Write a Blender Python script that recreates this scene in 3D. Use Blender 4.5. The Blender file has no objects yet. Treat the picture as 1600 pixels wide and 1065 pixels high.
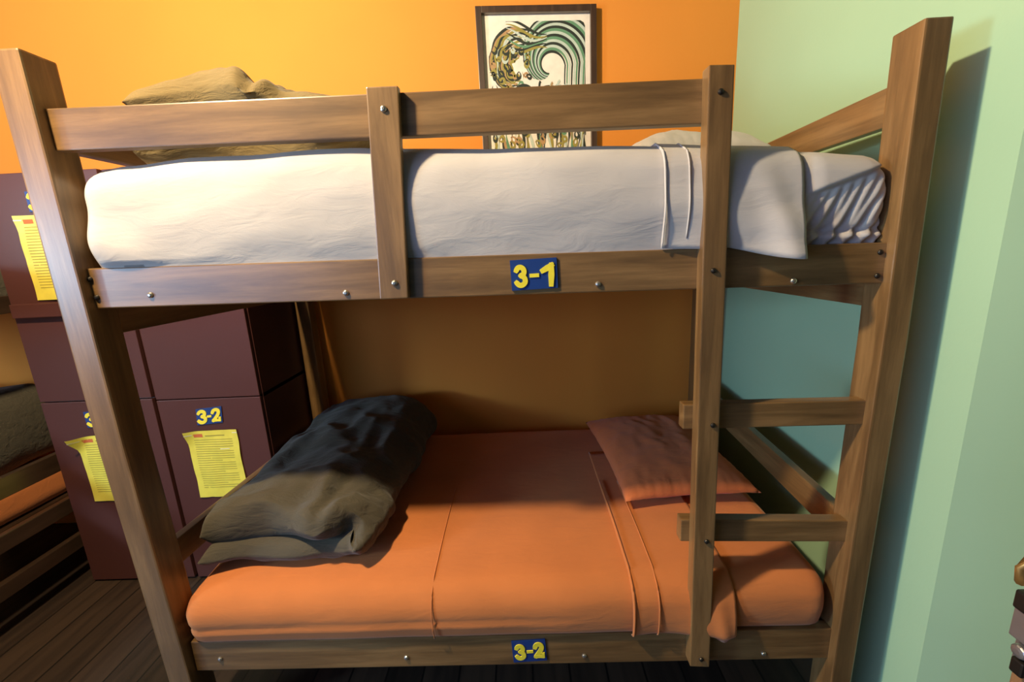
import bpy, bmesh, math, random
from mathutils import Vector, Matrix, noise
random.seed(7)
S = bpy.context.scene
COL = S.collection

# ------------------------------------------------------------------ camera
cam_d = bpy.data.cameras.new('camera')
cam = bpy.data.objects.new('camera', cam_d); COL.objects.link(cam)
cam_d.sensor_fit = 'HORIZONTAL'; cam_d.sensor_width = 36.0
cam_d.lens = 667.21 / 1600.0 * 36.0
cam_d.clip_start = 0.02
_yaw, _pitch, _roll = -0.0243, -0.2170, -0.0486
fwd = Vector((math.sin(_yaw)*math.cos(_pitch), math.cos(_yaw)*math.cos(_pitch), math.sin(_pitch)))
rgt = Vector((math.cos(_yaw), -math.sin(_yaw), 0.0)); upv = rgt.cross(fwd)
r2 = rgt*math.cos(_roll) + upv*math.sin(_roll)
u2 = -rgt*math.sin(_roll) + upv*math.cos(_roll)
M = Matrix((r2, u2, -fwd)).transposed().to_4x4()
M.translation = Vector((1.0562, -1.037, 1.4687))
cam.matrix_world = M
S.camera = cam

# ------------------------------------------------------------------ world, lights, exposure
S.view_settings.view_transform = 'Standard'
S.view_settings.look = 'None'
S.view_settings.exposure = 0.0
S.view_settings.gamma = 1.0
S.view_settings.use_curve_mapping = False
w = bpy.data.worlds.new('world'); S.world = w; w.use_nodes = True
w.node_tree.nodes['Background'].inputs[0].default_value = (0.30, 0.74, 0.90, 1)
w.node_tree.nodes['Background'].inputs[1].default_value = 0.12

def area(name, loc, target, sx, sy, power, col):
    d = bpy.data.lights.new(name, 'AREA'); d.shape = 'RECTANGLE'; d.size = sx; d.size_y = sy
    d.energy = power; d.color = col
    o = bpy.data.objects.new(name, d); COL.objects.link(o); o.location = loc
    o.rotation_euler = (Vector(target)-Vector(loc)).to_track_quat('-Z', 'Y').to_euler()
    return o
# daylight through the window of the left wall
area('window_daylight', (-2.42, -1.45, 1.54), (0.6, 0.0, 1.2), 0.45, 0.45, 74, (0.43, 0.68, 0.84))
area('wide_window_daylight', (-2.42, -3.10, 1.62), (0.2, -0.4, 1.4), 2.7, 1.35, 64, (0.42, 0.58, 1.0))
# warm ceiling bulb
def bulb(name, loc, power, rad, col):
    d = bpy.data.lights.new(name, 'POINT'); d.energy = power; d.shadow_soft_size = rad; d.color = col
    o = bpy.data.objects.new(name, d); COL.objects.link(o); o.location = loc
bulb('ceiling_bulb', (-0.12, -0.60, 2.72), 240, 0.06, (1.0, 0.79, 0.47))

# ------------------------------------------------------------------ materials
def lin(r, g, b):
    f = lambda c: (c/255/12.92) if c/255 <= 0.04045 else ((c/255+0.055)/1.055)**2.4
    return (f(r), f(g), f(b), 1.0)
def newmat(name):
    m = bpy.data.materials.new(name); m.use_nodes = True
    nt = m.node_tree; b = nt.nodes['Principled BSDF']
    return m, nt, b
def N(nt, t, **kw):
    n = nt.nodes.new(t)
    for k, v in kw.items():
        if k.startswith('i_'): n.inputs[k[2:].replace('_', ' ')].default_value = v
        else: setattr(n, k, v)
    return n
def coords(nt, scale):
    tc = N(nt, 'ShaderNodeTexCoord'); mp = N(nt, 'ShaderNodeMapping')
    mp.inputs['Scale'].default_value = scale
    nt.links.new(tc.outputs['Object'], mp.inputs['Vector'])
    return mp.outputs['Vector']
def ramp(nt, fac, stops):
    r = N(nt, 'ShaderNodeValToRGB'); nt.links.new(fac, r.inputs['Fac'])
    el = r.color_ramp.elements
    while len(el) < len(stops): el.new(0.5)
    for e, (p, c) in zip(el, stops): e.position = p; e.color = c
    return r.outputs['Color']
def bump(nt, b, h, strength, dist):
    n = N(nt, 'ShaderNodeBump'); n.inputs['Strength'].default_value = strength; n.inputs['Distance'].default_value = dist
    nt.links.new(h, n.inputs['Height']); nt.links.new(n.outputs['Normal'], b.inputs['Normal'])
def wood(name, axis, dark, mid, light, rough=0.40, spec=0.5, coat=0.7):
    m, nt, b = newmat(name)
    sc = {'x': (1.3, 16, 16), 'y': (16, 1.3, 16), 'z': (16, 16, 1.3)}[axis]
    v = coords(nt, sc)
    n1 = N(nt, 'ShaderNodeTexNoise', i_Scale=1.6, i_Detail=7.0, i_Roughness=0.62, i_Distortion=0.5)
    nt.links.new(v, n1.inputs['Vector'])
    n2 = N(nt, 'ShaderNodeTexNoise', i_Scale=9.0, i_Detail=5.0, i_Roughness=0.7)
    nt.links.new(v, n2.inputs['Vector'])
    v3 = coords(nt, (2.2, 2.2, 2.2)); n3 = N(nt, 'ShaderNodeTexNoise', i_Scale=1.5, i_Detail=2.0)
    nt.links.new(v3, n3.inputs['Vector'])
    a = N(nt, 'ShaderNodeMath', operation='MULTIPLY_ADD'); a.inputs[1].default_value = 0.28
    nt.links.new(n2.outputs['Fac'], a.inputs[0]); nt.links.new(n1.outputs['Fac'], a.inputs[2])
    a2 = N(nt, 'ShaderNodeMath', operation='MULTIPLY_ADD'); a2.inputs[1].default_value = 0.35
    nt.links.new(n3.outputs['Fac'], a2.inputs[0]); nt.links.new(a.outputs[0], a2.inputs[2])
    c = ramp(nt, a2.outputs[0], [(0.52, dark), (0.80, mid), (1.05, light)])
    nt.links.new(c, b.inputs['Base Color'])
    b.inputs['Roughness'].default_value = rough
    b.inputs['Specular IOR Level'].default_value = spec
    b.inputs['Coat Weight'].default_value = coat; b.inputs['Coat Roughness'].default_value = 0.3
    bump(nt, b, a.outputs[0], 0.18, 0.002)
    return m
WD = (lin(84, 61, 37), lin(120, 90, 55), lin(147, 113, 72))
wood_x = wood('varnished_wood_lengthwise', 'x', *WD)
wood_y = wood('varnished_wood_crosswise', 'y', *WD)
wood_z = wood('varnished_wood_upright', 'z', *WD)
WB = (lin(46, 33, 24), lin(60, 44, 33), lin(74, 55, 42))  # second bunk's wood, darkened so its shade is in the colour
shadewood_y = wood('shade_toned_wood_crosswise', 'y', *WB)
shadewood_z = wood('shade_toned_wood_upright', 'z', *WB)
door_wood = wood('door_wood', 'z', lin(122, 88, 58), lin(150, 112, 78), lin(170, 130, 92), 0.4)

def paint(name, c, var=0.06, rough=0.75, bs=0.12, scale=90.0):
    m, nt, b = newmat(name)
    v = coords(nt, (1, 1, 1))
    n1 = N(nt, 'ShaderNodeTexNoise', i_Scale=1.3, i_Detail=3.0); nt.links.new(v, n1.inputs['Vector'])
    n2 = N(nt, 'ShaderNodeTexNoise', i_Scale=scale, i_Detail=4.0); nt.links.new(v, n2.inputs['Vector'])
    lo = tuple(x*(1-var) for x in c[:3])+(1,); hi = tuple(min(1, x*(1+var)) for x in c[:3])+(1,)
    col = ramp(nt, n1.outputs['Fac'], [(0.3, lo), (0.7, hi)])
    nt.links.new(col, b.inputs['Base Color']); b.inputs['Roughness'].default_value = rough
    b.inputs['Specular IOR Level'].default_value = 0.3
    bump(nt, b, n2.outputs['Fac'], bs, 0.002)
    return m
orange_paint = paint('orange_wall_paint', lin(230, 144, 58), 0.05)
green_paint = paint('green_wall_paint', lin(172, 208, 173), 0.04)
ceiling_paint = paint('ceiling_paint', lin(84, 66, 52), 0.03)
maroon = paint('maroon_painted_board', lin(82, 48, 45), 0.10, 0.42, 0.15, 60.0)

def fabric(name, c, bs=0.25, rough=0.92, var=0.08, wr=0.35, sheen=0.15):
    m, nt, b = newmat(name)
    v = coords(nt, (1, 1, 1))
    n1 = N(nt, 'ShaderNodeTexNoise', i_Scale=5.0, i_Detail=4.0); nt.links.new(v, n1.inputs['Vector'])
    lo = tuple(x*(1-var) for x in c[:3])+(1,); hi = tuple(min(1, x*(1+var)) for x in c[:3])+(1,)
    col = ramp(nt, n1.outputs['Fac'], [(0.3, lo), (0.7, hi)])
    nt.links.new(col, b.inputs['Base Color']); b.inputs['Roughness'].default_value = rough
    b.inputs['Specular IOR Level'].default_value = 0.2
    b.inputs['Sheen Weight'].default_value = sheen; b.inputs['Sheen Roughness'].default_value = 0.5
    v2 = coords(nt, (1.0, 3.0, 3.0))
    n2 = N(nt, 'ShaderNodeTexNoise', i_Scale=9.0, i_Detail=5.0, i_Roughness=0.55, i_Distortion=0.8); nt.links.new(v2, n2.inputs['Vector'])
    n3 = N(nt, 'ShaderNodeTexNoise', i_Scale=420.0, i_Detail=2.0); nt.links.new(v, n3.inputs['Vector'])
    a = N(nt, 'ShaderNodeMath', operation='MULTIPLY_ADD'); a.inputs[1].default_value = 0.06
    nt.links.new(n3.outputs['Fac'], a.inputs[0]); nt.links.new(n2.outputs['Fac'], a.inputs[2])
    bump(nt, b, a.outputs[0], wr, 0.01)
    return m
white_cloth = fabric('white_cotton', lin(194, 189, 188), wr=0.22)
orange_cloth = fabric('orange_cotton', lin(200, 120, 66), wr=0.22)
orange_case = fabric('orange_pillow_cotton', lin(208, 116, 68), wr=0.4)
grey_cloth = fabric('charcoal_olive_quilt', lin(80, 75, 65), wr=0.9, var=0.12)
olive_cloth = fabric('olive_quilt', lin(118, 102, 68), wr=0.9, var=0.12)

def plain(name, c, rough=0.5, metal=0.0):
    m, nt, b = newmat(name)
    v = coords(nt, (1, 1, 1)); n1 = N(nt, 'ShaderNodeTexNoise', i_Scale=30.0, i_Detail=3.0); nt.links.new(v, n1.inputs['Vector'])
    lo = tuple(x*0.93 for x in c[:3])+(1,); hi = tuple(min(1, x*1.05) for x in c[:3])+(1,)
    col = ramp(nt, n1.outputs['Fac'], [(0.3, lo), (0.7, hi)])
    nt.links.new(col, b.inputs['Base Color'])
    b.inputs['Roughness'].default_value = rough; b.inputs['Metallic'].default_value = metal
    return m
blue_plate = plain('blue_painted_plate', lin(22, 58, 128), 0.5)
yellow_num = plain('yellow_paint', lin(246, 228, 60), 0.6)
yellow_paper = plain('yellow_paper', lin(230, 216, 84), 0.5)
ink = plain('grey_ink', lin(160, 145, 60), 0.8)
red_ink = plain('red_ink', lin(206, 110, 60), 0.8)
plastic_glint = plain('painted_sleeve_glint', lin(240, 236, 205), 0.2)
steel = plain('zinc_bolt', lin(190, 188, 182), 0.3, 0.9)
dark_steel = plain('dark_bolt', lin(62, 58, 54), 0.4, 0.8)
lock_metal = plain('worn_lock_metal', lin(170, 168, 170), 0.35, 0.8)
brass = plain('brass_lock', lin(190, 150, 90), 0.35, 0.8)
black_gap = plain('dark_gap', lin(26, 18, 18), 0.9)
frame_wood = wood('dark_frame_wood', 'z', lin(44, 30, 22), lin(62, 42, 32), lin(76, 54, 40), 0.4)
art_paper = plain('white_art_paper', lin(236, 226, 214), 0.7)
art_black = plain('black_green_ink', lin(36, 44, 38), 0.7)
art_green = plain('sea_green_ink', lin(96, 140, 108), 0.7)
art_pale = plain('pale_grey_ink', lin(186, 198, 188), 0.7)
art_olive = plain('olive_ink', lin(150, 138, 66), 0.7)
art_tan = plain('tan_ink', lin(176, 138, 96), 0.7)

def floor_mat():
    m, nt, b = newmat('shade_toned_floor_boards')
    tc = N(nt, 'ShaderNodeTexCoord'); sp = N(nt, 'ShaderNodeSeparateXYZ'); nt.links.new(tc.outputs['Object'], sp.inputs[0])
    # boards run along y
    mx = N(nt, 'ShaderNodeMath', operation='DIVIDE'); mx.inputs[1].default_value = 0.13; nt.links.new(sp.outputs['X'], mx.inputs[0])
    fr = N(nt, 'ShaderNodeMath', operation='FRACT'); nt.links.new(mx.outputs[0], fr.inputs[0])
    fl = N(nt, 'ShaderNodeMath', operation='FLOOR'); nt.links.new(mx.outputs[0], fl.inputs[0])
    gap = N(nt, 'ShaderNodeMath', operation='LESS_THAN'); gap.inputs[1].default_value = 0.05; nt.links.new(fr.outputs[0], gap.inputs[0])
    wn = N(nt, 'ShaderNodeTexWhiteNoise', noise_dimensions='1D'); nt.links.new(fl.outputs[0], wn.inputs['W'])
    v = coords(nt, (14, 1.2, 1)); n1 = N(nt, 'ShaderNodeTexNoise', i_Scale=2.0, i_Detail=6.0, i_Distortion=0.4); nt.links.new(v, n1.inputs['Vector'])
    ad = N(nt, 'ShaderNodeMath', operation='MULTIPLY_ADD'); ad.inputs[1].default_value = 0.45
    nt.links.new(wn.outputs['Value'], ad.inputs[0]); nt.links.new(n1.outputs['Fac'], ad.inputs[2])
    c = ramp(nt, ad.outputs[0], [(0.35, lin(34, 27, 23)), (0.65, lin(50, 39, 33)), (0.95, lin(68, 53, 43))])  # tones lowered, the shade on the floor is put into the boards
    mix = N(nt, 'ShaderNodeMixRGB'); nt.links.new(gap.outputs[0], mix.inputs[0]); nt.links.new(c, mix.inputs[1]); mix.inputs[2].default_value = lin(22, 18, 16)
    nt.links.new(mix.outputs[0], b.inputs['Base Color']); b.inputs['Roughness'].default_value = 0.45
    return m

# ------------------------------------------------------------------ object helpers
def link(name, mesh, parent=None):
    o = bpy.data.objects.new(name, mesh); COL.objects.link(o)
    if parent:
        o.parent = parent
        o.location = -Vector(parent.get('_base', (0, 0, 0)))
    return o
def obj(name, bm, mat, parent=None, smooth=False, bevel=0.0, base=None):
    """one mesh object; geometry arrives in world coordinates"""
    bmesh.ops.recalc_face_normals(bm, faces=bm.faces)
    if bevel > 0:
        es = [e for e in bm.edges if len(e.link_faces) == 2 and e.calc_face_angle(0) > 0.6]
        bmesh.ops.bevel(bm, geom=es, offset=bevel, segments=2, affect='EDGES', profile=0.6)
    me = bpy.data.meshes.new(name); bm.to_mesh(me); bm.free()
    for m in (mat if isinstance(mat, (list, tuple)) else [mat]): me.materials.append(m)
    if smooth:
        for p in me.polygons: p.use_smooth = True
    o = link(name, me)
    par_off = Vector(parent['base_at']) if parent is not None and 'base_at' in parent else Vector((0, 0, 0))
    if parent is not None:
        me.transform(Matrix.Translation(-par_off)); o.parent = parent
        o['base_at'] = par_off
    else:
        b = Vector(base) if base is not None else Vector((0, 0, 0))
        me.transform(Matrix.Translation(-b)); o.location = b
        o['base_at'] = b
    return o
def empty(name, loc, label, cat, group=None):
    o = bpy.data.objects.new(name, None); COL.objects.link(o); o.location = loc
    o['base_at'] = Vector(loc); o['label'] = label; o['category'] = cat
    o.empty_display_size = 0.1
    if group: o['group'] = group
    return o
def tag(o, label, cat, group=None):
    o['label'] = label; o['category'] = cat
    if group: o['group'] = group
    return o
def struct(name, bm, mat):
    o = obj(name, bm, mat); o['kind'] = 'structure'; return o
def hexa(bm, c, mi=0):
    """c: 8 corners, 0-3 front ring, 4-7 back ring"""
    v = [bm.verts.new(p) for p in c]
    for f in ((0,1,2,3), (7,6,5,4), (0,4,5,1), (1,5,6,2), (2,6,7,3), (3,7,4,0)):
        fc = bm.faces.new([v[i] for i in f]); fc.material_index = mi
def box(bm, x0, x1, y0, y1, z0, z1, mi=0):
    hexa(bm, [(x0,y0,z0),(x1,y0,z0),(x1,y0,z1),(x0,y0,z1),(x0,y1,z0),(x1,y1,z0),(x1,y1,z1),(x0,y1,z1)], mi)
def slab(bm, bl, br, tr, tl, y0, y1, mi=0):
    """front quad given as (x,z) pairs, pushed from y0 back to y1"""
    q = (bl, br, tr, tl)
    hexa(bm, [(a, y0, b) for a, b in q] + [(a, y1, b) for a, b in q], mi)
def cyl(bm, c, axis, r, h, n=14, dome=0.0, mi=0):
    """short cylinder from c along axis with an optional domed far end"""
    a = Vector(axis).normalized(); t = a.orthogonal().normalized(); s = a.cross(t)
    prof = [(r, 0.0), (r, h)] + ([(r*0.8, h+dome*0.6), (r*0.4, h+dome*0.95)] if dome else [])
    rings = []
    for rr, hh in prof:
        rings.append([bm.verts.new(Vector(c)+a*hh+(t*math.cos(k*2*math.pi/n)+s*math.sin(k*2*math.pi/n))*rr) for k in range(n)])
    for A, B in zip(rings, rings[1:]):
        for k in range(n):
            f = bm.faces.new((A[k], A[(k+1)%n], B[(k+1)%n], B[k])); f.material_index = mi
    bm.faces.new(rings[0]).material_index = mi; bm.faces.new(rings[-1]).material_index = mi
def tube(bm, pts, r, n=8, mi=0):
    P = [Vector(p) for p in pts]; rings = []
    for i, p in enumerate(P):
        d = (P[min(i+1, len(P)-1)]-P[max(i-1, 0)]).normalized()
        t = d.orthogonal().normalized(); s = d.cross(t)
        rr = r[i] if isinstance(r, (list, tuple)) else r
        rings.append([bm.verts.new(p+(t*math.cos(k*2*math.pi/n)+s*math.sin(k*2*math.pi/n))*rr) for k in range(n)])
    for A, B in zip(rings, rings[1:]):
        for k in range(n):
            bm.faces.new((A[k], A[(k+1)%n], B[(k+1)%n], B[k])).material_index = mi
    bm.faces.new(rings[0]).material_index = mi; bm.faces.new(rings[-1]).material_index = mi
def interp(tab, x):
    if x <= tab[0][0]: return tab[0][1]
    for (a, fa), (b, fb) in zip(tab, tab[1:]):
        if x <= b:
            t = (x-a)/(b-a); t = t*t*(3-2*t) if False else t
            return fa+(fb-fa)*t
    return tab[-1][1]
def sm(a, b, x):
    t = max(0.0, min(1.0, (x-a)/(b-a))); return t*t*(3-2*t)
def nz(x, y, z, s=1.0): return noise.noise(Vector((x*s, y*s, z*s)))
def ridge(x, y, z): return (0.5-abs(noise.noise(Vector((x, y, z)))))
def lins(a, b, n): return [a+(b-a)*i/n for i in range(n+1)]
def boxgrid(xs, ys, zs):
    """vertices and quads on the surface of a grid box; returns list of quads of points"""
    q = []
    def face(us, vs, mk):
        for i in range(len(us)-1):
            for j in range(len(vs)-1):
                q.append([mk(us[i], vs[j]), mk(us[i+1], vs[j]), mk(us[i+1], vs[j+1]), mk(us[i], vs[j+1])])
    face(xs, zs, lambda u, v: (u, ys[0], v)); face(xs, zs, lambda u, v: (u, ys[-1], v))
    face(xs, ys, lambda u, v: (u, v, zs[-1])); face(xs, ys, lambda u, v: (u, v, zs[0]))
    face(ys, zs, lambda u, v: (xs[0], u, v)); face(ys, zs, lambda u, v: (xs[-1], u, v))
    return q
def shell(quads, surf, keep=None):
    bm = bmesh.new(); vs = {}
    for f in quads:
        if keep and not keep(f): continue
        vv = []
        for p in f:
            k = tuple(round(c, 5) for c in p)
            if k not in vs: vs[k] = bm.verts.new(surf(p))
            vv.append(vs[k])
        if len(set(vv)) == 4: bm.faces.new(vv)
    return bm
def rounded(p, lo, hi, r):
    """map a box-grid point to the rounded box and give the outward direction"""
    P = Vector(p)
    c = Vector([min(max(P[i], lo[i]+r[i]), hi[i]-r[i]) for i in range(3)])
    d = Vector([(P[i]-c[i])/r[i] for i in range(3)])
    if d.length < 1e-9: return P, Vector((0, 0, 1))
    d.normalize()
    return Vector([c[i]+d[i]*r[i] for i in range(3)]), d

# ------------------------------------------------------------------ the room
WY, WX, FZ = 1.16, 2.09, 0.0
bm = bmesh.new(); box(bm, -2.6, 3.6, -4.8, WY+0.15, -0.1, FZ); struct('floor', bm, floor_mat())
bm = bmesh.new(); box(bm, -2.6, WX, WY, WY+0.15, 0, 2.8); struct('wall_back', bm, orange_paint)
# green side wall, ending in an outside corner beside the bunk
bm = bmesh.new(); 
pl_ = [(WX, WY+0.15), (WX, -0.085), (WX+1.25, -0.80), (WX+1.25, WY+0.15)]
hexa(bm, [(x, y, 0) for x, y in pl_] + [(x, y, 2.8) for x, y in pl_]); struct('wall_right', bm, green_paint)
bm = bmesh.new()
box(bm, -2.6, -2.45, -1.15, WY, 0, 2.8); box(bm, -2.6, -2.45, -1.75, -1.15, 0, 1.22); box(bm, -2.6, -2.45, -1.75, -1.15, 2.02, 2.8); box(bm, -2.6, -2.45, -1.76, -1.74, 0, 2.8)
box(bm, -2.6, -2.45, -4.8, -1.75, 0, 0.92); box(bm, -2.6, -2.45, -4.8, -1.75, 2.32, 2.8); box(bm, -2.6, -2.45, -4.8, -4.46, 0.92, 2.32)
struct('wall_left', bm, orange_paint)
bm = bmesh.new(); box(bm, -2.6, 3.6, -4.8, WY+0.15, 2.8, 2.9); struct('ceiling', bm, ceiling_paint)

# ------------------------------------------------------------------ the bunk bed
bunk = empty('bunk_bed', (0.96, 0.5, 0), 'large varnished brown wooden bunk bed with a ladder and number plates, filling the photo', 'bunk bed')
def part(name, bm, mat, parent=bunk, bevel=0.003, smooth=False): return obj(name, bm, mat, parent, smooth, bevel)
# posts
def post(px, z1, y0, y1, w):
    """px: list of (z, x of the left side)"""
    bm = bmesh.new(); prev = None; rows = []
    for z, x in px:
        rows.append([bm.verts.new((x, y0, z)), bm.verts.new((x+w, y0, z)), bm.verts.new((x+w, y1, z)), bm.verts.new((x, y1, z))])
    for A, B in zip(rows, rows[1:]):
        for k in range(4): bm.faces.new((A[k], A[(k+1)%4], B[(k+1)%4], B[k]))
    bm.faces.new(rows[0]); bm.faces.new(rows[-1])
    return bm
part('post', post([(0, -0.038), (1.0, -0.062), (1.935, -0.062)], 0, -0.025, 0.056, 0.068), wood_z, bevel=0.005)
part('post', post([(0, 1.910), (1.2, 1.922), (1.888, 1.914)], 0, -0.025, 0.056, 0.058), wood_z, bevel=0.004)
part('post', post([(0, -0.060), (1.70, -0.060)], 0, 1.05, 1.12, 0.066), wood_z)
part('post', post([(0, 1.920), (1.70, 1.920)], 0, 1.05, 1.12, 0.062), wood_z)
# long boards of the near side
def board(name, bl, br, tr, tl, y0=0.0, y1=0.03, mat=None):
    bm = bmesh.new(); slab(bm, bl, br, tr, tl, y0, y1); return part(name, bm, mat or wood_x)
board('guard_rail', (0.000, 1.733), (1.52, 1.715), (1.52, 1.806), (0.000, 1.822))
board('side_rail', (-0.002, 1.368), (1.931, 1.342), (1.931, 1.437), (-0.002, 1.466))
board('side_rail', (0.026, 0.257), (1.914, 0.245), (1.914, 0.349), (0.028, 0.363))
board('guard_support', (0.720, 1.360), (0.788, 1.360), (0.812, 1.820), (0.742, 1.821), -0.021, 0.0, wood_z)
# ladder
board('ladder_stile', (1.497, 0.270), (1.552, 0.266), (1.525, 1.818), (1.472, 1.820), -0.036, 0.0, wood_z)
board('ladder_rung', (1.462, 0.986), (1.925, 0.980), (1.924, 1.046), (1.462, 1.053), 0.0, 0.032)
board('ladder_rung', (1.468, 0.654), (1.921, 0.636), (1.921, 0.700), (1.468, 0.721), 0.0, 0.032)
# far side rails
board('far_side_rail', (0.0, 1.35), (1.92, 1.34), (1.92, 1.44), (0.0, 1.45), 1.085, 1.115)
board('far_side_rail', (0.0, 0.25), (1.92, 0.245), (1.92, 0.345), (0.0, 0.355), 1.085, 1.115)
# end boards
def endboard(name, x0, x1, z0a, z1a, z0b, z1b, y0=0.056, y1=1.05):
    bm = bmesh.new()
    hexa(bm, [(x0,y0,z0a),(x1,y0,z0a),(x1,y0,z1a),(x0,y0,z1a),(x0,y1,z0b),(x1,y1,z0b),(x1,y1,z1b),(x0,y1,z1b)])
    return part(name, bm, wood_y)
endboard('end_rail', 1.938, 1.966, 1.703, 1.792, 1.69, 1.765)
endboard('end_rail', 1.938, 1.966, 1.277, 1.42, 1.262, 1.40)
endboard('end_rail', 1.938, 1.966, 0.598, 0.690, 0.66, 0.750)
endboard('end_rail', 1.938, 1.966, 0.23, 0.34, 0.23, 0.34)
endboard('end_rail', -0.052, -0.022, 1.745, 1.83, 1.74, 1.82)
endboard('end_rail', -0.052, -0.022, 1.292, 1.43, 1.275, 1.41)
endboard('end_rail', -0.046, -0.018, 0.57, 0.652, 0.53, 0.612)
endboard('end_rail', -0.046, -0.018, 0.23, 0.34, 0.23, 0.34)
# bed bases carrying the mattresses
bm = bmesh.new(); box(bm, 0.006, 1.912, 0.032, 1.083, 1.372, 1.39); part('bed_base', bm, wood_x)
bm = bmesh.new(); box(bm, 0.036, 1.905, 0.032, 1.083, 0.262, 0.285); part('bed_base', bm, wood_x)
# bolts
def bolt(x, z, y, r=0.0075, mat=steel):
    bm = bmesh.new(); cyl(bm, (x, y+0.002, z), (0, -1, 0), r, 0.004, 12, 0.004); return part('bolt', bm, mat, bevel=0, smooth=False)
BOLTS = [(0.149, 1.395, 0, 0), (0.632, 1.378, 0, 0), (1.245, 1.371, 0, 0), (1.710, 1.357, 0, 0),
         (0.107, 0.300, 0, 0), (0.670, 0.287, 0, 0), (1.200, 0.277, 0, 0), (1.725, 0.268, 0, 0),
         (0.009, 1.440, 0, 1), (0.015, 1.395, 0, 1), (1.906, 1.415, 0, 1), (1.906, 1.360, 0, 1),
         (0.776, 1.775, -0.021, 0), (0.760, 1.398, -0.021, 0),
         (1.498, 1.767, -0.036, 1), (1.503, 1.393, -0.036, 1), (1.522, 1.011, -0.036, 1), (1.523, 0.680, -0.036, 1), (1.527, 0.296, -0.036, 1)]
for x, z, y, k in BOLTS: bolt(x, z, y, 0.0072 if not k else 0.0065, dark_steel if k else steel)

# number plates: blue board with raised yellow digits, drawn as thick strokes
GLYPH = {
 '3': [[(0.05, 0.82), (0.22, 0.98), (0.55, 1.0), (0.82, 0.86), (0.80, 0.62), (0.48, 0.53)], [(0.48, 0.53), (0.84, 0.42), (0.90, 0.16), (0.60, 0.0), (0.25, 0.0), (0.02, 0.16)]],
 '2': [[(0.08, 0.74), (0.22, 0.95), (0.55, 1.0), (0.85, 0.86), (0.80, 0.60), (0.45, 0.28), (0.12, 0.03)], [(0.12, 0.03), (0.90, 0.03)], [(0.90, 0.03), (0.92, 0.20)]],
 '1': [[(0.10, 0.74), (0.40, 0.86), (0.70, 1.0)], [(0.70, 1.0), (0.66, 0.5), (0.62, 0.0)]],
 '-': [[(0.12, 0.5), (0.88, 0.5)]],
}
def stroke(bm, pts, w, plane, lift, th, mi):
    """a flat thick polyline with depth; plane maps (u,v,h) to world"""
    n = len(pts); L = []; R = []
    for i, p in enumerate(pts):
        a = Vector(pts[max(i-1, 0)]); b = Vector(pts[min(i+1, n-1)]); d = (b-a).normalized(); q = Vector((-d.y, d.x))*w/2
        p = Vector(p)
        if i == 0: p = p - d*w*0.42
        if i == n-1: p = p + d*w*0.42
        k = 0.72 if (i in (0, n-1)) else 1.0
        L.append(p+q*k); R.append(p-q*k)
    T = [[bm.verts.new(plane(p.x, p.y, lift+th)) for p in Q] for Q in (L, R)]
    B = [[bm.verts.new(plane(p.x, p.y, lift-0.001)) for p in Q] for Q in (L, R)]
    fs = []
    for i in range(n-1):
        fs.append(bm.faces.new((T[0][i], T[0][i+1], T[1][i+1], T[1][i])))
        fs.append(bm.faces.new((T[0][i], B[0][i], B[0][i+1], T[0][i+1])))
        fs.append(bm.faces.new((T[1][i+1], B[1][i+1], B[1][i], T[1][i])))
    for i in (0, n-1): fs.append(bm.faces.new((T[0][i], T[1][i], B[1][i], B[0][i])))
    for f in fs: f.material_index = mi
def plate(name, text, bl, br, tl, plane_y, parent, cell, normal_axis='y'):
    """plate on a y = const face; bl, br, tl are (x, z) of its corners"""
    O = Vector(bl); U = Vector(br)-O; V = Vector(tl)-O
    pl = lambda u, v, h: (O.x+U.x*u+V.x*v, plane_y-h, O.y+U.y*u+V.y*v)
    bm = bmesh.new()
    r = [(0, 0), (1, 0), (1, 1), (0, 1)]
    hexa(bm, [pl(u, v, 0.004) for u, v in r] + [pl(u, v, 0.0) for u, v in r], 0)
    for ch, (u0, u1, v0, v1, sw) in zip(text, cell):
        # equalise stroke width: work in metres
        lu, lv = U.length, V.length
        pm = lambda a, b, h: pl(a/lu, b/lv, h)
        for si, st in enumerate(GLYPH[ch]):
            q = [((u0+(u1-u0)*a)*lu, (v0+(v1-v0)*b)*lv) for a, b in st]
            # smooth the stroke
            for _ in range(2):
                if len(q) > 3:
                    s = [q[0]]
                    for A, B in zip(q, q[1:]):
                        s += [(A[0]*.75+B[0]*.25, A[1]*.75+B[1]*.25), (A[0]*.25+B[0]*.75, A[1]*.25+B[1]*.75)]
                    q = s+[q[-1]]
            stroke(bm, q, sw*lv, pm, 0.004, 0.0022+0.0003*si, 1)
    return obj(name, bm, [blue_plate, yellow_num], parent)
C31 = [(0.11, 0.33, 0.16, 0.76, 0.17), (0.43, 0.58, 0.30, 0.62, 0.17), (0.66, 0.98, 0.14, 0.76, 0.20)]
C32 = [(0.12, 0.36, 0.20, 0.78, 0.17), (0.46, 0.58, 0.35, 0.62, 0.16), (0.66, 0.92, 0.22, 0.82, 0.18)]
p_ = plate('number_plate', '3-1', (1.037, 1.365), (1.148, 1.367), (1.035, 1.437), 0.0, bunk, C31); p_['label'] = 'blue plate with yellow number 3-1'
p_ = plate('number_plate', '3-2', (0.990, 0.263), (1.089, 0.268), (0.986, 0.338), 0.0, bunk, C32); p_['label'] = 'blue plate with yellow number 3-2'

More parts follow.
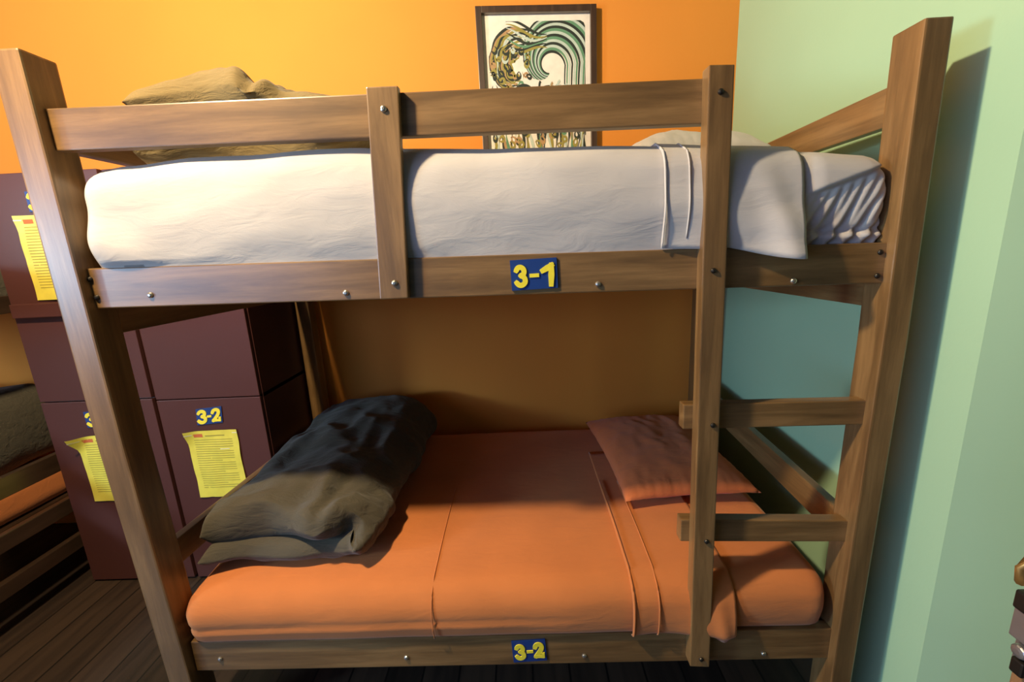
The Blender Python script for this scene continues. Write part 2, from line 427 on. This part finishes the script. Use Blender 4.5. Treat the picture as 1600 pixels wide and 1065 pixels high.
# ------------------------------------------------------------------ upper mattress, sheet, quilt, pillow
ZT = [(0.0, 1.655), (0.05, 1.678), (0.12, 1.698), (0.28, 1.709), (0.68, 1.707), (1.05, 1.692), (1.36, 1.678), (1.72, 1.657), (1.86, 1.640), (1.93, 1.618)]
ULO, UHI, UR = (0.018, 0.012, 1.392), (1.928, 1.04, 1.70), (0.05, 0.045, 0.055)
def usurf(infl, wr=1.0):
    def f(p):
        P, d = rounded(p, ULO, UHI, UR)
        zt = interp(ZT, P.x)-1.70
        k = sm(1.45, 1.68, P.z)
        P.z += zt*k
        # the middle of the top stays a little below the front edge (hidden), front face bellies out
        fr = max(0.0, -d.y)
        belly = 0.016*math.sin(math.pi*min(1, max(0, (P.z-1.44)/0.24)))
        P.y -= fr*belly
        # drag wrinkles
        g = nz(P.x*2.2-P.z*3.4, P.y*2, P.z*7+P.x*1.2)*0.006 + nz(P.x*6+P.z*4, P.y*3, P.z*14-P.x*4)*0.0025
        g += 0.006*sm(0.25, 0.03, P.x)*math.sin(38*P.z+14*P.x)
        Q = P + d*(infl+g*wr)
        if Q.z < 1.47 and Q.y < 0.05 and infl < 0.01: Q.y = max(Q.y, 0.004*sm(1.47, 1.45, Q.z))
        return Q
    return f
xs = sorted(set([round(v, 4) for v in lins(0.018, 1.66, 100)+lins(1.665, 1.928, 54)] + [1.395, 1.70])); ys = lins(0.012, 1.04, 34); zs = lins(1.392, 1.70, 48)
uq = boxgrid(xs, ys, zs)
def fitted(infl):
    base = usurf(infl)
    def f(p):
        P = base(p)
        # gathered elastic at the open end
        if p[0] > 1.68 and p[1] < 0.2:
            k = sm(1.70, 1.76, p[0]); low = sm(1.58, 1.44, P.z)
            P.y -= k*(0.004+0.005*low)*math.sin(150*(P.x-0.35*(P.z-1.4)))*low*0.9
            P.y -= k*0.012*math.exp(-((P.z-1.456)/0.008)**2)
            P.y += k*0.006*math.exp(-((P.z-1.472)/0.006)**2)
            P.y += k*0.014*low
            # the top flap of cloth folded like an envelope corner
            e = (P.z-1.665) - (P.x-1.90)*0.33+0.055
            P.y -= k*0.012*sm(-0.003, 0.004, e-0.0)
            P.y += k*0.0022*math.sin(260*(P.x-0.5*P.z)+3*nz(P.x*9, 0, P.z*7))*sm(0.0, -0.02, e)*sm(1.44, 1.47, P.z)
        return P
    return f
bm = shell(uq, fitted(0.0))
mu = obj('mattress', bm, white_cloth, None, True, 0, (0.96, 0.5, 1.39)); tag(mu, 'thick mattress in a white fitted sheet on the upper bunk', 'mattress')
bm = shell(uq, usurf(0.006), lambda f: max(p[0] for p in f) <= 1.701 and sum(p[2] for p in f)/4 > 1.40)
sheet = obj('bed_sheet', bm, white_cloth, None, True, 0, (0.96, 0.5, 1.39)); tag(sheet, 'white flat sheet tucked over the upper bunk mattress, folded back near the ladder', 'sheet')
sheet.modifiers.new('thickness', 'SOLIDIFY').thickness = 0.002
def fold_strip(x0, x1, surf, lo, hi, path_z, zb, infl, flare, nxx, mat, name, parent, ytop=0.75, hem=0.0):
    """folded-back end of a sheet: comes over the top and hangs down the front to zb(x)"""
    bm = bmesh.new(); rows = []
    for x in lins(x0, x1, nxx):
        col = []
        for y in lins(ytop, lo[1], 18): col.append(surf((x, y, hi[2])))
        n = 22; z1 = zb(x)
        for k in range(1, n+1):
            z = hi[2]+(z1-hi[2])*k/n
            q = surf((x, lo[1], max(z, lo[2]+0.06)))
            if z < lo[2]+0.06: q.z += z-(lo[2]+0.06)
            t = k/n
            q.y -= flare(x, t)
            col.append(q)
        rows.append([bm.verts.new(c) for c in col])
    for A, B in zip(rows, rows[1:]):
        for k in range(len(A)-1): bm.faces.new((A[k], B[k], B[k+1], A[k+1]))
    o = obj(name, bm, mat, parent, True)
    m = o.modifiers.new('thickness', 'SOLIDIFY'); m.thickness = 0.004; m.offset = -1
    return o
uf = usurf(0.012)
fold = fold_strip(1.392, 1.703, uf, ULO, UHI, None,
    lambda x: 1.447-0.006*math.sin(9*x) if x < 1.52 else 1.447-0.036*sm(1.50, 1.70, x), 0.012,
    lambda x, t: 0.010*t+0.03*sm(0.45, 1.0, t)*sm(1.50, 1.70, x)+0.006*math.sin(26*x)*t*t+0.016*math.exp(-((x-1.60-0.08*t)/0.035)**2)*t, 44, white_cloth, 'folded_back_end', sheet)
# raised hem seams of the fold
def seam(surf, lo, hi, x, zb, r, mat, parent, dx=0.0, out=0.004):
    pts = []
    for y in lins(0.5, lo[1], 10): q = surf((x, y, hi[2])); q.z += out*0.4; pts.append(q)
    for z in lins(hi[2]-0.01, zb, 16):
        q = surf((x+dx*(hi[2]-z), lo[1], max(z, lo[2]+0.06)))
        if z < lo[2]+0.06: q.z += z-(lo[2]+0.06)
        q.y -= out+0.006*(hi[2]-z)/(hi[2]-lo[2]); pts.append(q)
    bm = bmesh.new(); tube(bm, pts, r, 6); return obj('hem', bm, mat, parent, True)
seam(usurf(0.013), ULO, UHI, 1.393, 1.449, 0.0016, white_cloth, sheet, 0.0, 0.003)
seam(usurf(0.014), ULO, UHI, 1.447, 1.47, 0.002, white_cloth, sheet, 0.0, 0.002)

# folded quilts: one thick cloth folded back over itself; the fold lies on the right, the layers open to the left and front
def catmull(pts, n):
    out = []
    for i in range(len(pts)-1):
        p0 = Vector(pts[max(i-1, 0)]); p1 = Vector(pts[i]); p2 = Vector(pts[i+1]); p3 = Vector(pts[min(i+2, len(pts)-1)])
        for k in range(n):
            t = k/n
            out.append(0.5*((2*p1)+(p2-p0)*t+(2*p0-5*p1+4*p2-p3)*t*t+(3*p1-p0-3*p2+p3)*t**3))
    out.append(Vector(pts[-1])); return out
def quilt(name, line, half, y0, y1, zb, label, mat, seedv, skew=0.0, rise=0.0, puff=0.012, lip=0.03, group=None, crease=None):
    """line: (x, z) of the middle of the cloth from its lower left edge round the fold to its upper left edge"""
    C = catmull([(a, b, 0) for a, b in line], 9); n = len(C); nv = 90
    bm = bmesh.new(); rows = []
    for j in range(nv+1):
        v = j/nv; y = y0+(y1-y0)*v
        endk = min(1.0, min(v, 1-v)/0.055); ek = max(0.02, math.sqrt(1-(1-endk)**2))
        outer, inner = [], []
        for i, c in enumerate(C):
            d = (C[min(i+1, n-1)]-C[max(i-1, 0)]).normalized(); nrm = Vector((d.y, -d.x, 0))
            s = i/(n-1)
            sk = min(1.0, min(s, 1-s)/0.036); ss = max(0.05, math.sqrt(1-(1-sk)**2))
            h = half(s) if callable(half) else half
            wob = nz(s*5+seedv, v*4, 0.3)*0.6+nz(s*11+seedv, v*9, 1.3)*0.35
            r = h*ek*ss
            up = sm(0.5, 0.75, s)
            x = c.x+skew*v+nz(v*3+seedv, s*2, 4.0)*0.012
            z = c.y+rise*v*up+up*nz(v*3.5+seedv, s*3, 7.0)*0.016
            yy = y+(1 if v < 0.5 else -1)*(1-endk)*(lip*nz(s*7+seedv, 2.0, 0.0)-0.02*up*math.sin(3.0*s+seedv))
            g = puff*(ridge(x*9+seedv, yy*5, s*4)-0.25)*ss*ek + puff*0.8*(ridge(x*4-yy*6, yy*7+x*5, seedv)-0.25)*ss*ek
            g += puff*0.30*(ridge(x*24-yy*9+seedv, yy*16, s*9)-0.25)*ss*ek
            if crease and s > 0.5:
                xc, wc, dc, vc = crease; q = (x-xc-0.05*(v))/wc; kv = sm(vc, vc*0.4, v)
                g -= kv*dc*math.exp(-q*q); g += kv*dc*0.18*math.exp(-((q+2.0)/1.2)**2)
                g -= kv*dc*0.5*sm(1.2, 4.0, q)*sm(9, 4, q)
            outer.append(Vector((x, yy, z))+Vector((nrm.x, 0, nrm.y))*(r*(1+0.25*wob)+g))
            inner.append(Vector((x, yy, z))-Vector((nrm.x, 0, nrm.y))*(r*(1+0.15*wob)))
        row = outer+inner[::-1]
        for p in row: p.z = max(p.z, zb+0.0005)
        rows.append([bm.verts.new(p) for p in row])
    m = len(rows[0])
    for A, B in zip(rows, rows[1:]):
        for k in range(m): bm.faces.new((A[k], A[(k+1)%m], B[(k+1)%m], B[k]))
    nn = m//2
    for row in (rows[0], rows[-1]):
        for k in range(nn-1): bm.faces.new((row[k], row[k+1], row[m-2-k], row[m-1-k]))
    o = obj(name, bm, mat, None, True, 0, ((line[0][0]+line[len(line)//2][0])/2, (y0+y1)/2, zb))
    mod = o.modifiers.new('smooth', 'SUBSURF'); mod.levels = 1; mod.render_levels = 1
    tag(o, label, 'quilt', group); return o
quilt('folded_quilt', [(0.075, 1.762), (0.25, 1.760), (0.45, 1.762), (0.575, 1.762), (0.625, 1.790), (0.575, 1.830), (0.47, 1.860), (0.385, 1.884), (0.25, 1.880), (0.08, 1.868)],
      lambda s: 0.045+0.006*sm(0.62, 0.8, s)*sm(1.0, 0.85, s)-0.014*sm(0.85, 1.0, s), 0.11, 0.98, 1.714, 'olive quilt folded on the left end of the upper bunk', olive_cloth, 3.1, 0.0, 0.02, 0.026, 0.07, None, (0.405, 0.016, 0.035, 0.55))

def pillow(name, c, sx, sy, h, rot, tilt, mat, label, seedv, zflat=0.25, sag=0.0):
    n = 44; bm = bmesh.new(); top = {}; bot = {}
    R = Matrix.Rotation(rot, 3, 'Z') @ Matrix.Rotation(tilt[0], 3, 'X') @ Matrix.Rotation(tilt[1], 3, 'Y')
    for i in range(n+1):
        for j in range(n+1):
            u = -1+2*i/n; v = -1+2*j/n
            k = max(0.0, (1-abs(u)**3.2)*(1-abs(v)**3.2))**0.55
            ox = u*sx*(1-0.055*(1-u*u if False else 1-v*v)*abs(u)); oy = v*sy*(1-0.055*(1-u*u)*abs(v))
            edge = sm(0.80, 0.99, max(abs(u), abs(v)))
            wv = nz(u*2.2+seedv, v*2.2, 1.0)*0.012*k + 0.005*k*ridge(u*3+v*2+seedv, v*2-u, 1.0) + nz(u*7+seedv, v*7, 2.0)*0.004
            pk = 0.006*edge*math.sin(46*v+3*u)*(1 if abs(u) > abs(v) else 0)+0.006*edge*math.sin(46*u+3*v)*(1 if abs(v) >= abs(u) else 0)
            p = Vector((ox, oy, h*k+wv+pk*k*1.2))
            top[i, j] = bm.verts.new(R @ p + Vector(c))
            if i in (0, n) or j in (0, n): bot[i, j] = top[i, j]
            else: bot[i, j] = bm.verts.new(R @ Vector((ox, oy, -h*zflat*k+nz(u*4+seedv, v*4, 5.0)*0.003)) + Vector(c))
    for i in range(n):
        for j in range(n):
            bm.faces.new((top[i, j], top[i+1, j], top[i+1, j+1], top[i, j+1]))
            a = (bot[i, j], bot[i, j+1], bot[i+1, j+1], bot[i+1, j])
            if len(set(a)) == 4 and not all(x in top.values() for x in a): bm.faces.new(a)
    o = obj(name, bm, mat, None, True, 0, c); tag(o, label, 'pillow'); return o
pillow('pillow', (1.645, 0.70, 1.735), 0.225, 0.29, 0.095, 0.05, (0, 0), white_cloth, 'white pillow at the right end of the upper bunk', 5.0, 0.3)

# ------------------------------------------------------------------ lower mattress and bedding
LLO, LHI, LR = (0.026, -0.004, 0.287), (1.895, 1.045, 0.522), (0.05, 0.05, 0.06)
def lsurf(infl):
    def f(p):
        P, d = rounded(p, LLO, LHI, LR)
        k = sm(0.40, 0.50, P.z)
        P.z += k*(0.012*sm(0.0, 0.25, P.y)-0.018*sm(0.10, 0.0, P.x))
        fr = max(0.0, -d.y)
        low = sm(0.42, 0.365, P.z)
        P.y -= fr*(0.012*math.sin(math.pi*min(1, max(0, (P.z-0.36)/0.15))))
        if P.y < 0.06: P.y += 0.014*sm(0.375, 0.35, P.z)+0.03*sm(0.36, 0.33, P.z)
        # tucked pleats low on the front
        g = nz(P.x*1.8-P.z*5, P.y*2, P.z*9)*0.005+nz(P.x*6+1.3, P.y*5, P.z*10)*0.002
        g += 0.003*fr*math.exp(-((P.z-0.40-0.010*math.sin(2*P.x))/0.008)**2)*sm(1.3, 0.9, P.x)
        g -= 0.0035*fr*math.exp(-((P.z-0.415-0.010*math.sin(2*P.x))/0.010)**2)*sm(1.3, 0.9, P.x)
        return P + d*(infl+g)
    return f
xs2 = sorted(set([round(v, 4) for v in lins(0.026, 1.895, 120)] + [1.335, 1.62])); lq = boxgrid(xs2, lins(-0.004, 1.045, 36), lins(0.287, 0.522, 24))
bm = shell(lq, lsurf(0.0))
ml = obj('mattress', bm, orange_cloth, None, True, 0, (0.96, 0.5, 0.285)); tag(ml, 'mattress in an orange fitted sheet on the lower bunk', 'mattress')
bm = shell(lq, lsurf(0.004), lambda f: max(p[0] for p in f) <= 1.621 and sum(p[2] for p in f)/4 > 0.335)
sh2 = obj('bed_sheet', bm, orange_cloth, None, True, 0, (0.96, 0.5, 0.285)); tag(sh2, 'orange flat sheet tucked over the lower bunk mattress', 'sheet')
sh2.modifiers.new('thickness', 'SOLIDIFY').thickness = 0.002
fold_strip(1.335, 1.62, lsurf(0.009), LLO, LHI, None,
    lambda x: 0.352-0.016*math.exp(-((x-1.60)/0.03)**2)+0.004*math.sin(20*x), 0.009,
    lambda x, t: 0.008*t+0.022*sm(0.2, 1.0, t)*sm(1.45, 1.62, x)+0.014*math.exp(-((x-1.565-0.03*t)/0.022)**2)*t+0.004*math.sin(30*x)*t, 44, orange_cloth, 'folded_back_end', sh2)
seam(lsurf(0.014), LLO, LHI, 1.338, 0.36, 0.0025, orange_cloth, sh2, 0.0, 0.002)
seam(lsurf(0.011), LLO, LHI, 1.408, 0.36, 0.0022, orange_cloth, sh2, 0.0, 0.002)
seam(lsurf(0.005), LLO, LHI, 0.765, 0.37, 0.0018, orange_cloth, sh2, 0.0, 0.002)
quilt('folded_quilt', [(0.045, 0.582), (0.2, 0.578), (0.40, 0.580), (0.50, 0.590), (0.535, 0.620), (0.485, 0.662), (0.38, 0.675), (0.2, 0.668), (0.035, 0.645)],
      lambda s: 0.036+0.018*sm(0.55, 0.7, s), 0.085, 1.03, 0.542, 'charcoal quilt folded on the left end of the lower bunk', grey_cloth, 8.4, 0.035, 0.035, 0.032, 0.09, None, (0.415, 0.022, 0.022, 0.30))
pillow('pillow', (1.615, 0.655, 0.585), 0.24, 0.345, 0.075, 0.05, (0.0, 0.0), orange_case, 'orange pillow on the lower bunk behind the ladder', 9.0, 0.5)

# ------------------------------------------------------------------ lockers behind the left end
LY = 0.68
def locker(x0, x1, label, doors, battens=()):
    t = empty('locker', ((x0+x1)/2, (LY+WY)/2, 0), label, 'locker', 'maroon lockers')
    bm = bmesh.new()
    box(bm, x0, x0+0.02, LY+0.02, WY-0.01, 0, 1.835); box(bm, x1-0.02, x1, LY+0.02, WY-0.01, 0, 1.835)
    box(bm, x0, x1, WY-0.025, WY-0.01, 0, 1.835)
    for z in (0.0, 0.885, 1.815): box(bm, x0, x1, LY+0.02, WY-0.01, z, z+0.02)
    obj('body', bm, maroon, t, False, 0.002)
    ds = []
    for z0, z1 in doors:
        bm = bmesh.new(); box(bm, x0+0.003, x1-0.003, LY, LY+0.018, z0, z1)
        ds.append(obj('door', bm, maroon, t, False, 0.002))
    return t, ds
lockR, dR = locker(-0.530, -0.072, 'maroon locker column right beside the bunk, with a 3-2 plate', [(0.012, 0.894), (0.899, 1.832)])
lockL, dL = locker(-1.040, -0.542, 'maroon locker column further from the bunk, behind its left post', [(0.012, 0.904), (0.910, 1.836)])
c32 = [(0.08, 0.40, 0.14, 0.84, 0.2), (0.46, 0.56, 0.40, 0.56, 0.18), (0.62, 0.94, 0.16, 0.86, 0.2)]
p_ = plate('number_plate', '3-2', (-0.369, 0.777), (-0.255, 0.786), (-0.362, 0.850), LY, dR[0], c32); p_['label'] = 'blue plate with yellow number 3-2'
p_ = plate('number_plate', '3-1', (-0.855, 0.785), (-0.740, 0.790), (-0.857, 0.858), LY, dL[0], c32); p_['label'] = 'blue plate with yellow number'
p_ = plate('number_plate', '3-1', (-0.845, 1.690), (-0.730, 1.694), (-0.845, 1.766), LY, dL[1], c32); p_['label'] = 'blue plate with yellow number'
bm = bmesh.new(); box(bm, -1.02, -0.66, LY-0.022, LY, 1.278, 1.335); obj('rail_stand_in', bm, maroon, lockL, False, 0.003)  # added board, stands in for the rest of the other bunk's upper rail
def notice(x0, x1, z0, z1, label, curl, seedv, logo=True):
    n = 16; bm = bmesh.new()
    P = lambda u, v, h=0.0: (x0+(x1-x0)*u+0.002*math.sin(9*v), LY-0.004-h-curl*0.02*math.exp(-((u+ (1-v))/0.16)**2)-0.006*abs(nz(u*3+seedv, v*3, 0.5)), z0+(z1-z0)*v)
    g = [[bm.verts.new(P(i/n, j/n)) for j in range(n+1)] for i in range(n+1)]
    for i in range(n):
        for j in range(n): bm.faces.new((g[i][j], g[i+1][j], g[i+1][j+1], g[i][j+1]))
    def strip(u0, u1, v0, v1, mi, h=0.0006):
        m = 8
        a = [[bm.verts.new(P(u0+(u1-u0)*i/m, vv, h)) for vv in (v0, v1)] for i in range(m+1)]
        for i in range(m): bm.faces.new((a[i][0], a[i+1][0], a[i+1][1], a[i][1])).material_index = mi
    for k in range(22):
        v = 0.86-k*0.034
        strip(0.12, 0.88-(0.25 if k % 5 == 4 else 0.0), v, v+0.008, 1)
    strip(0.36, 0.74, 0.915, 0.93, 1)
    strip(0.14, 0.31, 0.905, 0.955, 2)
    # pale strips painted as glints on the creases of the plastic sleeve
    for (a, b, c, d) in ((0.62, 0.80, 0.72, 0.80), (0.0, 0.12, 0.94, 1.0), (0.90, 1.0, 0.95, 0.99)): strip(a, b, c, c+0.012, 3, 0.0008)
    o = obj('notice', bm, [yellow_paper, ink, red_ink, plastic_glint], None, True, 0, ((x0+x1)/2, LY, z0))
    tag(o, label, 'notice', 'yellow notices on the lockers'); return o
notice(-0.425, -0.203, 0.432, 0.752, 'yellow printed notice below the 3-2 plate on the locker door', 1.0, 1.0)
notice(-0.915, -0.700, 0.430, 0.748, 'yellow notice low on the further locker, its top corner curling', 2.6, 4.0)
notice(-0.912, -0.690, 1.347, 1.678, 'yellow notice high on the further locker beside the left bunk post', 0.4, 7.0)

# ------------------------------------------------------------------ second bunk at the far left
b2 = empty('bunk_bed', (-1.55, 0.2, 0), 'wooden bunk bed at the left edge, shade put into its wood colour', 'bunk bed')
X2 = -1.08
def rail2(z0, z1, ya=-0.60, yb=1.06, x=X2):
    bm = bmesh.new(); box(bm, x-0.03, x, ya, yb, z0, z1); obj('side_rail', bm, shadewood_y, b2, False, 0.003)
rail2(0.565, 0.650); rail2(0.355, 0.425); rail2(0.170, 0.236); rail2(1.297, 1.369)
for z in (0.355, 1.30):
    bm = bmesh.new(); box(bm, -1.985, -1.145, -0.64, -0.61, z, z+0.09); obj('end_rail', bm, shadewood_y, b2, False, 0.003)
    bm = bmesh.new(); box(bm, -1.985, -1.145, 1.075, 1.105, z, z+0.09); obj('end_rail', bm, shadewood_y, b2, False, 0.003)
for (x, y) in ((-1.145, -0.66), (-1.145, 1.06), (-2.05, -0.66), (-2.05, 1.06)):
    bm = bmesh.new(); box(bm, x, x+0.065, y, y+0.065, 0, 1.75); obj('post', bm, shadewood_z, b2, False, 0.004)
bm = bmesh.new(); box(bm, -2.05, -1.112, -0.6, 1.06, 0.34, 0.36); obj('bed_base', bm, shadewood_y, b2)
bm = bmesh.new(); box(bm, -2.05, -1.112, -0.6, 1.06, 1.30, 1.32); obj('bed_base', bm, shadewood_y, b2)
def simple_soft(name, lo, hi, r, mat, label, cat, seedv, amp):
    q = boxgrid(lins(lo[0], hi[0], 22), lins(lo[1], hi[1], 40), lins(lo[2], hi[2], 10))
    def f(p):
        P, d = rounded(p, lo, hi, r)
        return P+d*(nz(P.x*4+seedv, P.y*4, P.z*5)*amp+nz(P.x*11+seedv, P.y*9, P.z*12)*amp*0.4)
    o = obj(name, shell(q, f), mat, None, True, 0, ((lo[0]+hi[0])/2, (lo[1]+hi[1])/2, lo[2])); return tag(o, label, cat)
simple_soft('mattress', (-2.02, -0.57, 0.362), (-1.26, 1.03, 0.53), (0.05, 0.05, 0.06), orange_cloth, 'orange sheeted mattress behind the rails of the bunk at the left edge', 'mattress', 2.0, 0.006)
simple_soft('mattress', (-2.02, -0.57, 1.322), (-1.118, 1.03, 1.50), (0.05, 0.05, 0.06), grey_cloth, 'dark covered mattress on the upper bunk at the left edge', 'mattress', 4.0, 0.006)
simple_soft('folded_quilt', (-1.98, 0.10, 0.548), (-1.29, 1.03, 0.92), (0.1, 0.12, 0.12), grey_cloth, 'dark quilt folded on the bunk at the left edge', 'quilt', 6.0, 0.02)

# ------------------------------------------------------------------ framed print on the orange wall
pic = empty('framed_print', (1.18, WY, 1.75), 'framed print of curling green and black waves on the orange wall', 'picture')
px0, px1, pz0, pz1, fw = 0.911, 1.448, 1.72, 2.515, 0.027
bm = bmesh.new()
dz = lambda x: -0.020*(x-px0)/(px1-px0)
def fr(x0, x1, z0, z1): hexa(bm, [(x0, WY-0.035, z0+dz(x0)), (x1, WY-0.035, z0+dz(x1)), (x1, WY-0.035, z1+dz(x1)), (x0, WY-0.035, z1+dz(x0)), (x0, WY-0.001, z0+dz(x0)), (x1, WY-0.001, z0+dz(x1)), (x1, WY-0.001, z1+dz(x1)), (x0, WY-0.001, z1+dz(x0))])
fr(px0, px0+fw, pz0, pz1); fr(px1-fw, px1, pz0, pz1); fr(px0+fw, px1-fw, pz1-fw, pz1); fr(px0+fw, px1-fw, pz0, pz0+fw)
obj('frame', bm, frame_wood, pic, False, 0.002)
bm = bmesh.new()
ax0, ax1, az0, az1 = px0+fw, px1-fw, pz0+fw, pz1-fw
def A(u, v, h): x = ax0+(ax1-ax0)*u; return (x, WY-0.012-h, az0+(az1-az0)*v+dz(x))
hexa(bm, [A(0,0,0), A(1,0,0), A(1,1,0), A(0,1,0), A(0,0,-0.006), A(1,0,-0.006), A(1,1,-0.006), A(0,1,-0.006)], 0)
def ribbon(pts, wd, mi, h):
    """tapered flat ribbon printed on the paper; wd is a list or a number"""
    n = len(pts); L = []; R = []
    for i, p in enumerate(pts):
        a = Vector(pts[max(i-1, 0)]); b = Vector(pts[min(i+1, n-1)]); d = b-a
        d = d.normalized() if d.length > 1e-9 else Vector((1, 0)); q = Vector((-d.y, d.x))
        ww = wd(i/(n-1)) if callable(wd) else wd
        p = Vector(p); L.append(p+q*ww/2); R.append(p-q*ww/2)
    cl = lambda p: (min(0.955, max(0.045, p.x)), min(0.965, max(0.035, p.y)))
    vl = [bm.verts.new(A(*cl(p), h)) for p in L]; vr = [bm.verts.new(A(*cl(p), h)) for p in R]
    for i in range(n-1):
        if (cl(L[i]) == cl(R[i])) and (cl(L[i+1]) == cl(R[i+1])): continue
        bm.faces.new((vl[i], vl[i+1], vr[i+1], vr[i])).material_index = mi
# great wave: nested curls springing from lower right, hooking over to the left (u right, v up)
def curl(cx, cy, r0, r1, a0, a1, n=40, sy=0.68):
    out = []
    for i in range(n+1):
        t = i/n; a = a0+(a1-a0)*t; r = r0+(r1-r0)*t
        out.append((cx+r*math.cos(a), cy+r*math.sin(a)*sy))
    return out
H = [0.0006]
def rib(pts, wd, mi):
    H[0] += 0.000012; ribbon(pts, wd, mi, H[0])
rnd = random.Random(4)
NW = 15
for k in range(NW):
    f = k/(NW-1)
    c = curl(0.655-0.03*f, 0.755-0.035*f, 0.43-0.29*f, 0.235-0.17*f, 0.0, math.pi*(1.22+0.22*f), 40)
    x0 = 1.06-0.30*f; y0 = 0.30+0.06*f
    stem = []
    for i in range(10):
        t = i/10; a = (1-t)*(1-t); b = 2*t*(1-t); d = t*t
        stem.append((a*x0+b*(x0-0.01)+d*c[0][0], a*y0+b*(y0+0.27)+d*c[0][1]))
    rib(stem+c, lambda t, f=f: (0.012+0.016*math.sin(2.9*t+0.1))*(1.15-0.6*f), (1, 3, 2, 1, 3, 1, 2, 3, 1, 2, 3, 1, 3, 2, 1)[k])
# left breaker: heaped swirls over olive and tan ground
for k in range(16):
    f = k/15
    c = curl(0.30+0.02*f, 0.735-0.03*f, 0.275-0.20*f, 0.225-0.17*f, math.pi*(0.28+0.2*f), math.pi*(1.42+0.15*f), 34, 0.74)
    c = [(a+0.010*math.sin(9*i/34*3+k), b+0.008*math.cos(7*i/34*3+k*1.7)) for i, (a, b) in enumerate(c)]
    rib(c, lambda t: 0.008+0.012*math.sin(3.1*t+0.05), (1, 5, 4, 1, 4, 3, 1, 4, 1, 5, 4, 1, 4, 1, 5, 4)[k])
for k in range(7):
    pts = [(0.22+0.38*t, 0.945-0.020*k+0.026*math.sin(4.5*t+0.5*k+0.8)-0.03*t) for t in lins(0, 1, 24)]
    rib(pts, lambda t: 0.003+0.013*math.sin(3.1*t), (1, 4, 3, 1, 2, 1, 4)[k])
for k in range(34):   # short licks in the heap of foliage
    u = rnd.uniform(0.08, 0.44); v = rnd.uniform(0.50, 0.80); a = rnd.uniform(-0.5, 2.0); q = rnd.uniform(1.0, 2.4)
    pts = [(u+0.055*t*math.cos(a+q*t), v+0.04*t*math.sin(a+q*t)) for t in lins(-1, 1, 12)]
    rib(pts, lambda t: 0.017*math.sin(3.1*t+0.02)+0.001, rnd.choice([1, 1, 4, 4, 5, 3, 2]))
for (cx, cy, R, cl) in ((0.36, 0.555, 0.105, 1), (0.60, 0.49, 0.20, 2), (0.16, 0.52, 0.11, 4)):
    for q in range(6):
        rib(curl(cx, cy, R*(1-q*0.15), R*(0.8-q*0.13), 0.2+q*0.2, 4.6+q*0.3, 26, 0.62), 0.011, (1, cl, 3, 1, cl, 3)[q])
for k in range(22):   # little rooftops between the waves
    u = rnd.uniform(0.50, 0.80); v = rnd.uniform(0.555, 0.63); w_ = rnd.uniform(0.012, 0.03)
    rib([(u, v-0.02), (u+0.3*w_, v), (u+w_, v+0.012)], rnd.uniform(0.006, 0.018), rnd.choice([1, 5, 5, 3]))
# the lower sea, packed with wavy bands
for k in range(30):
    u = 0.06+0.9*k/29; ph = rnd.uniform(0, 6); am = rnd.uniform(0.01, 0.035)
    pts = [(u+am*math.sin(11*v+ph)+0.10*(v-0.25)*math.sin(k), v) for v in lins(0.04, 0.47, 30)]
    rib(pts, lambda t, ph=ph: 0.016+0.011*math.sin(14*t+ph), (1, 4, 3, 1, 5, 2, 1, 3, 4, 1)[k % 10])
for k in range(70):
    u = rnd.uniform(0.06, 0.94); v = rnd.uniform(0.05, 0.47); a = rnd.uniform(-0.6, 2.2)
    pts = [(u+0.06*t*math.cos(a+1.8*t), v+0.05*t*math.sin(a+1.8*t)) for t in lins(-1, 1, 12)]
    rib(pts, lambda t: 0.018*math.sin(3.1*t+0.02)+0.001, rnd.choice([1, 1, 4, 4, 2, 5, 3]))
obj('print', bm, [art_paper, art_black, art_green, art_pale, art_olive, art_tan], pic)

# ------------------------------------------------------------------ open door at the right edge
bm = bmesh.new(); box(bm, 1.752, 2.55, -0.56, -0.52, 0.02, 2.02)
# the rebate of the closing edge
box(bm, 1.745, 1.752, -0.552, -0.532, 0.02, 0.80)
dr = obj('door_1', bm, door_wood, None, False, 0.002, (1.752, -0.54, 0.02)); dr['kind'] = 'structure'
lk = bmesh.new(); box(lk, 1.741, 1.752, -0.556, -0.524, 0.845, 1.06); box(lk, 1.722, 1.752, -0.553, -0.529, 0.905, 0.950); cyl(lk, (1.742, -0.54, 0.885), (-1, 0, 0), 0.010, 0.014, 12, 0.003)
o = obj('door_lock', lk, lock_metal, dr, False, 0.0015); o['label'] = 'worn metal lock on the door edge'
lk = bmesh.new(); box(lk, 1.716, 1.742, -0.552, -0.530, 0.952, 0.980); box(lk, 1.728, 1.742, -0.549, -0.533, 0.848, 0.872); obj('latch_bolt', lk, dark_steel, dr, False, 0.003)
lk = bmesh.new(); tube(lk, [(1.742, -0.54, 1.045), (1.718, -0.54, 1.040), (1.706, -0.54, 1.020), (1.709, -0.54, 1.000), (1.725, -0.54, 0.986), (1.742, -0.54, 0.984)], 0.007); obj('latch_catch', lk, brass, dr, True)

for o in bpy.data.objects:
    if 'base_at' in o: del o['base_at']
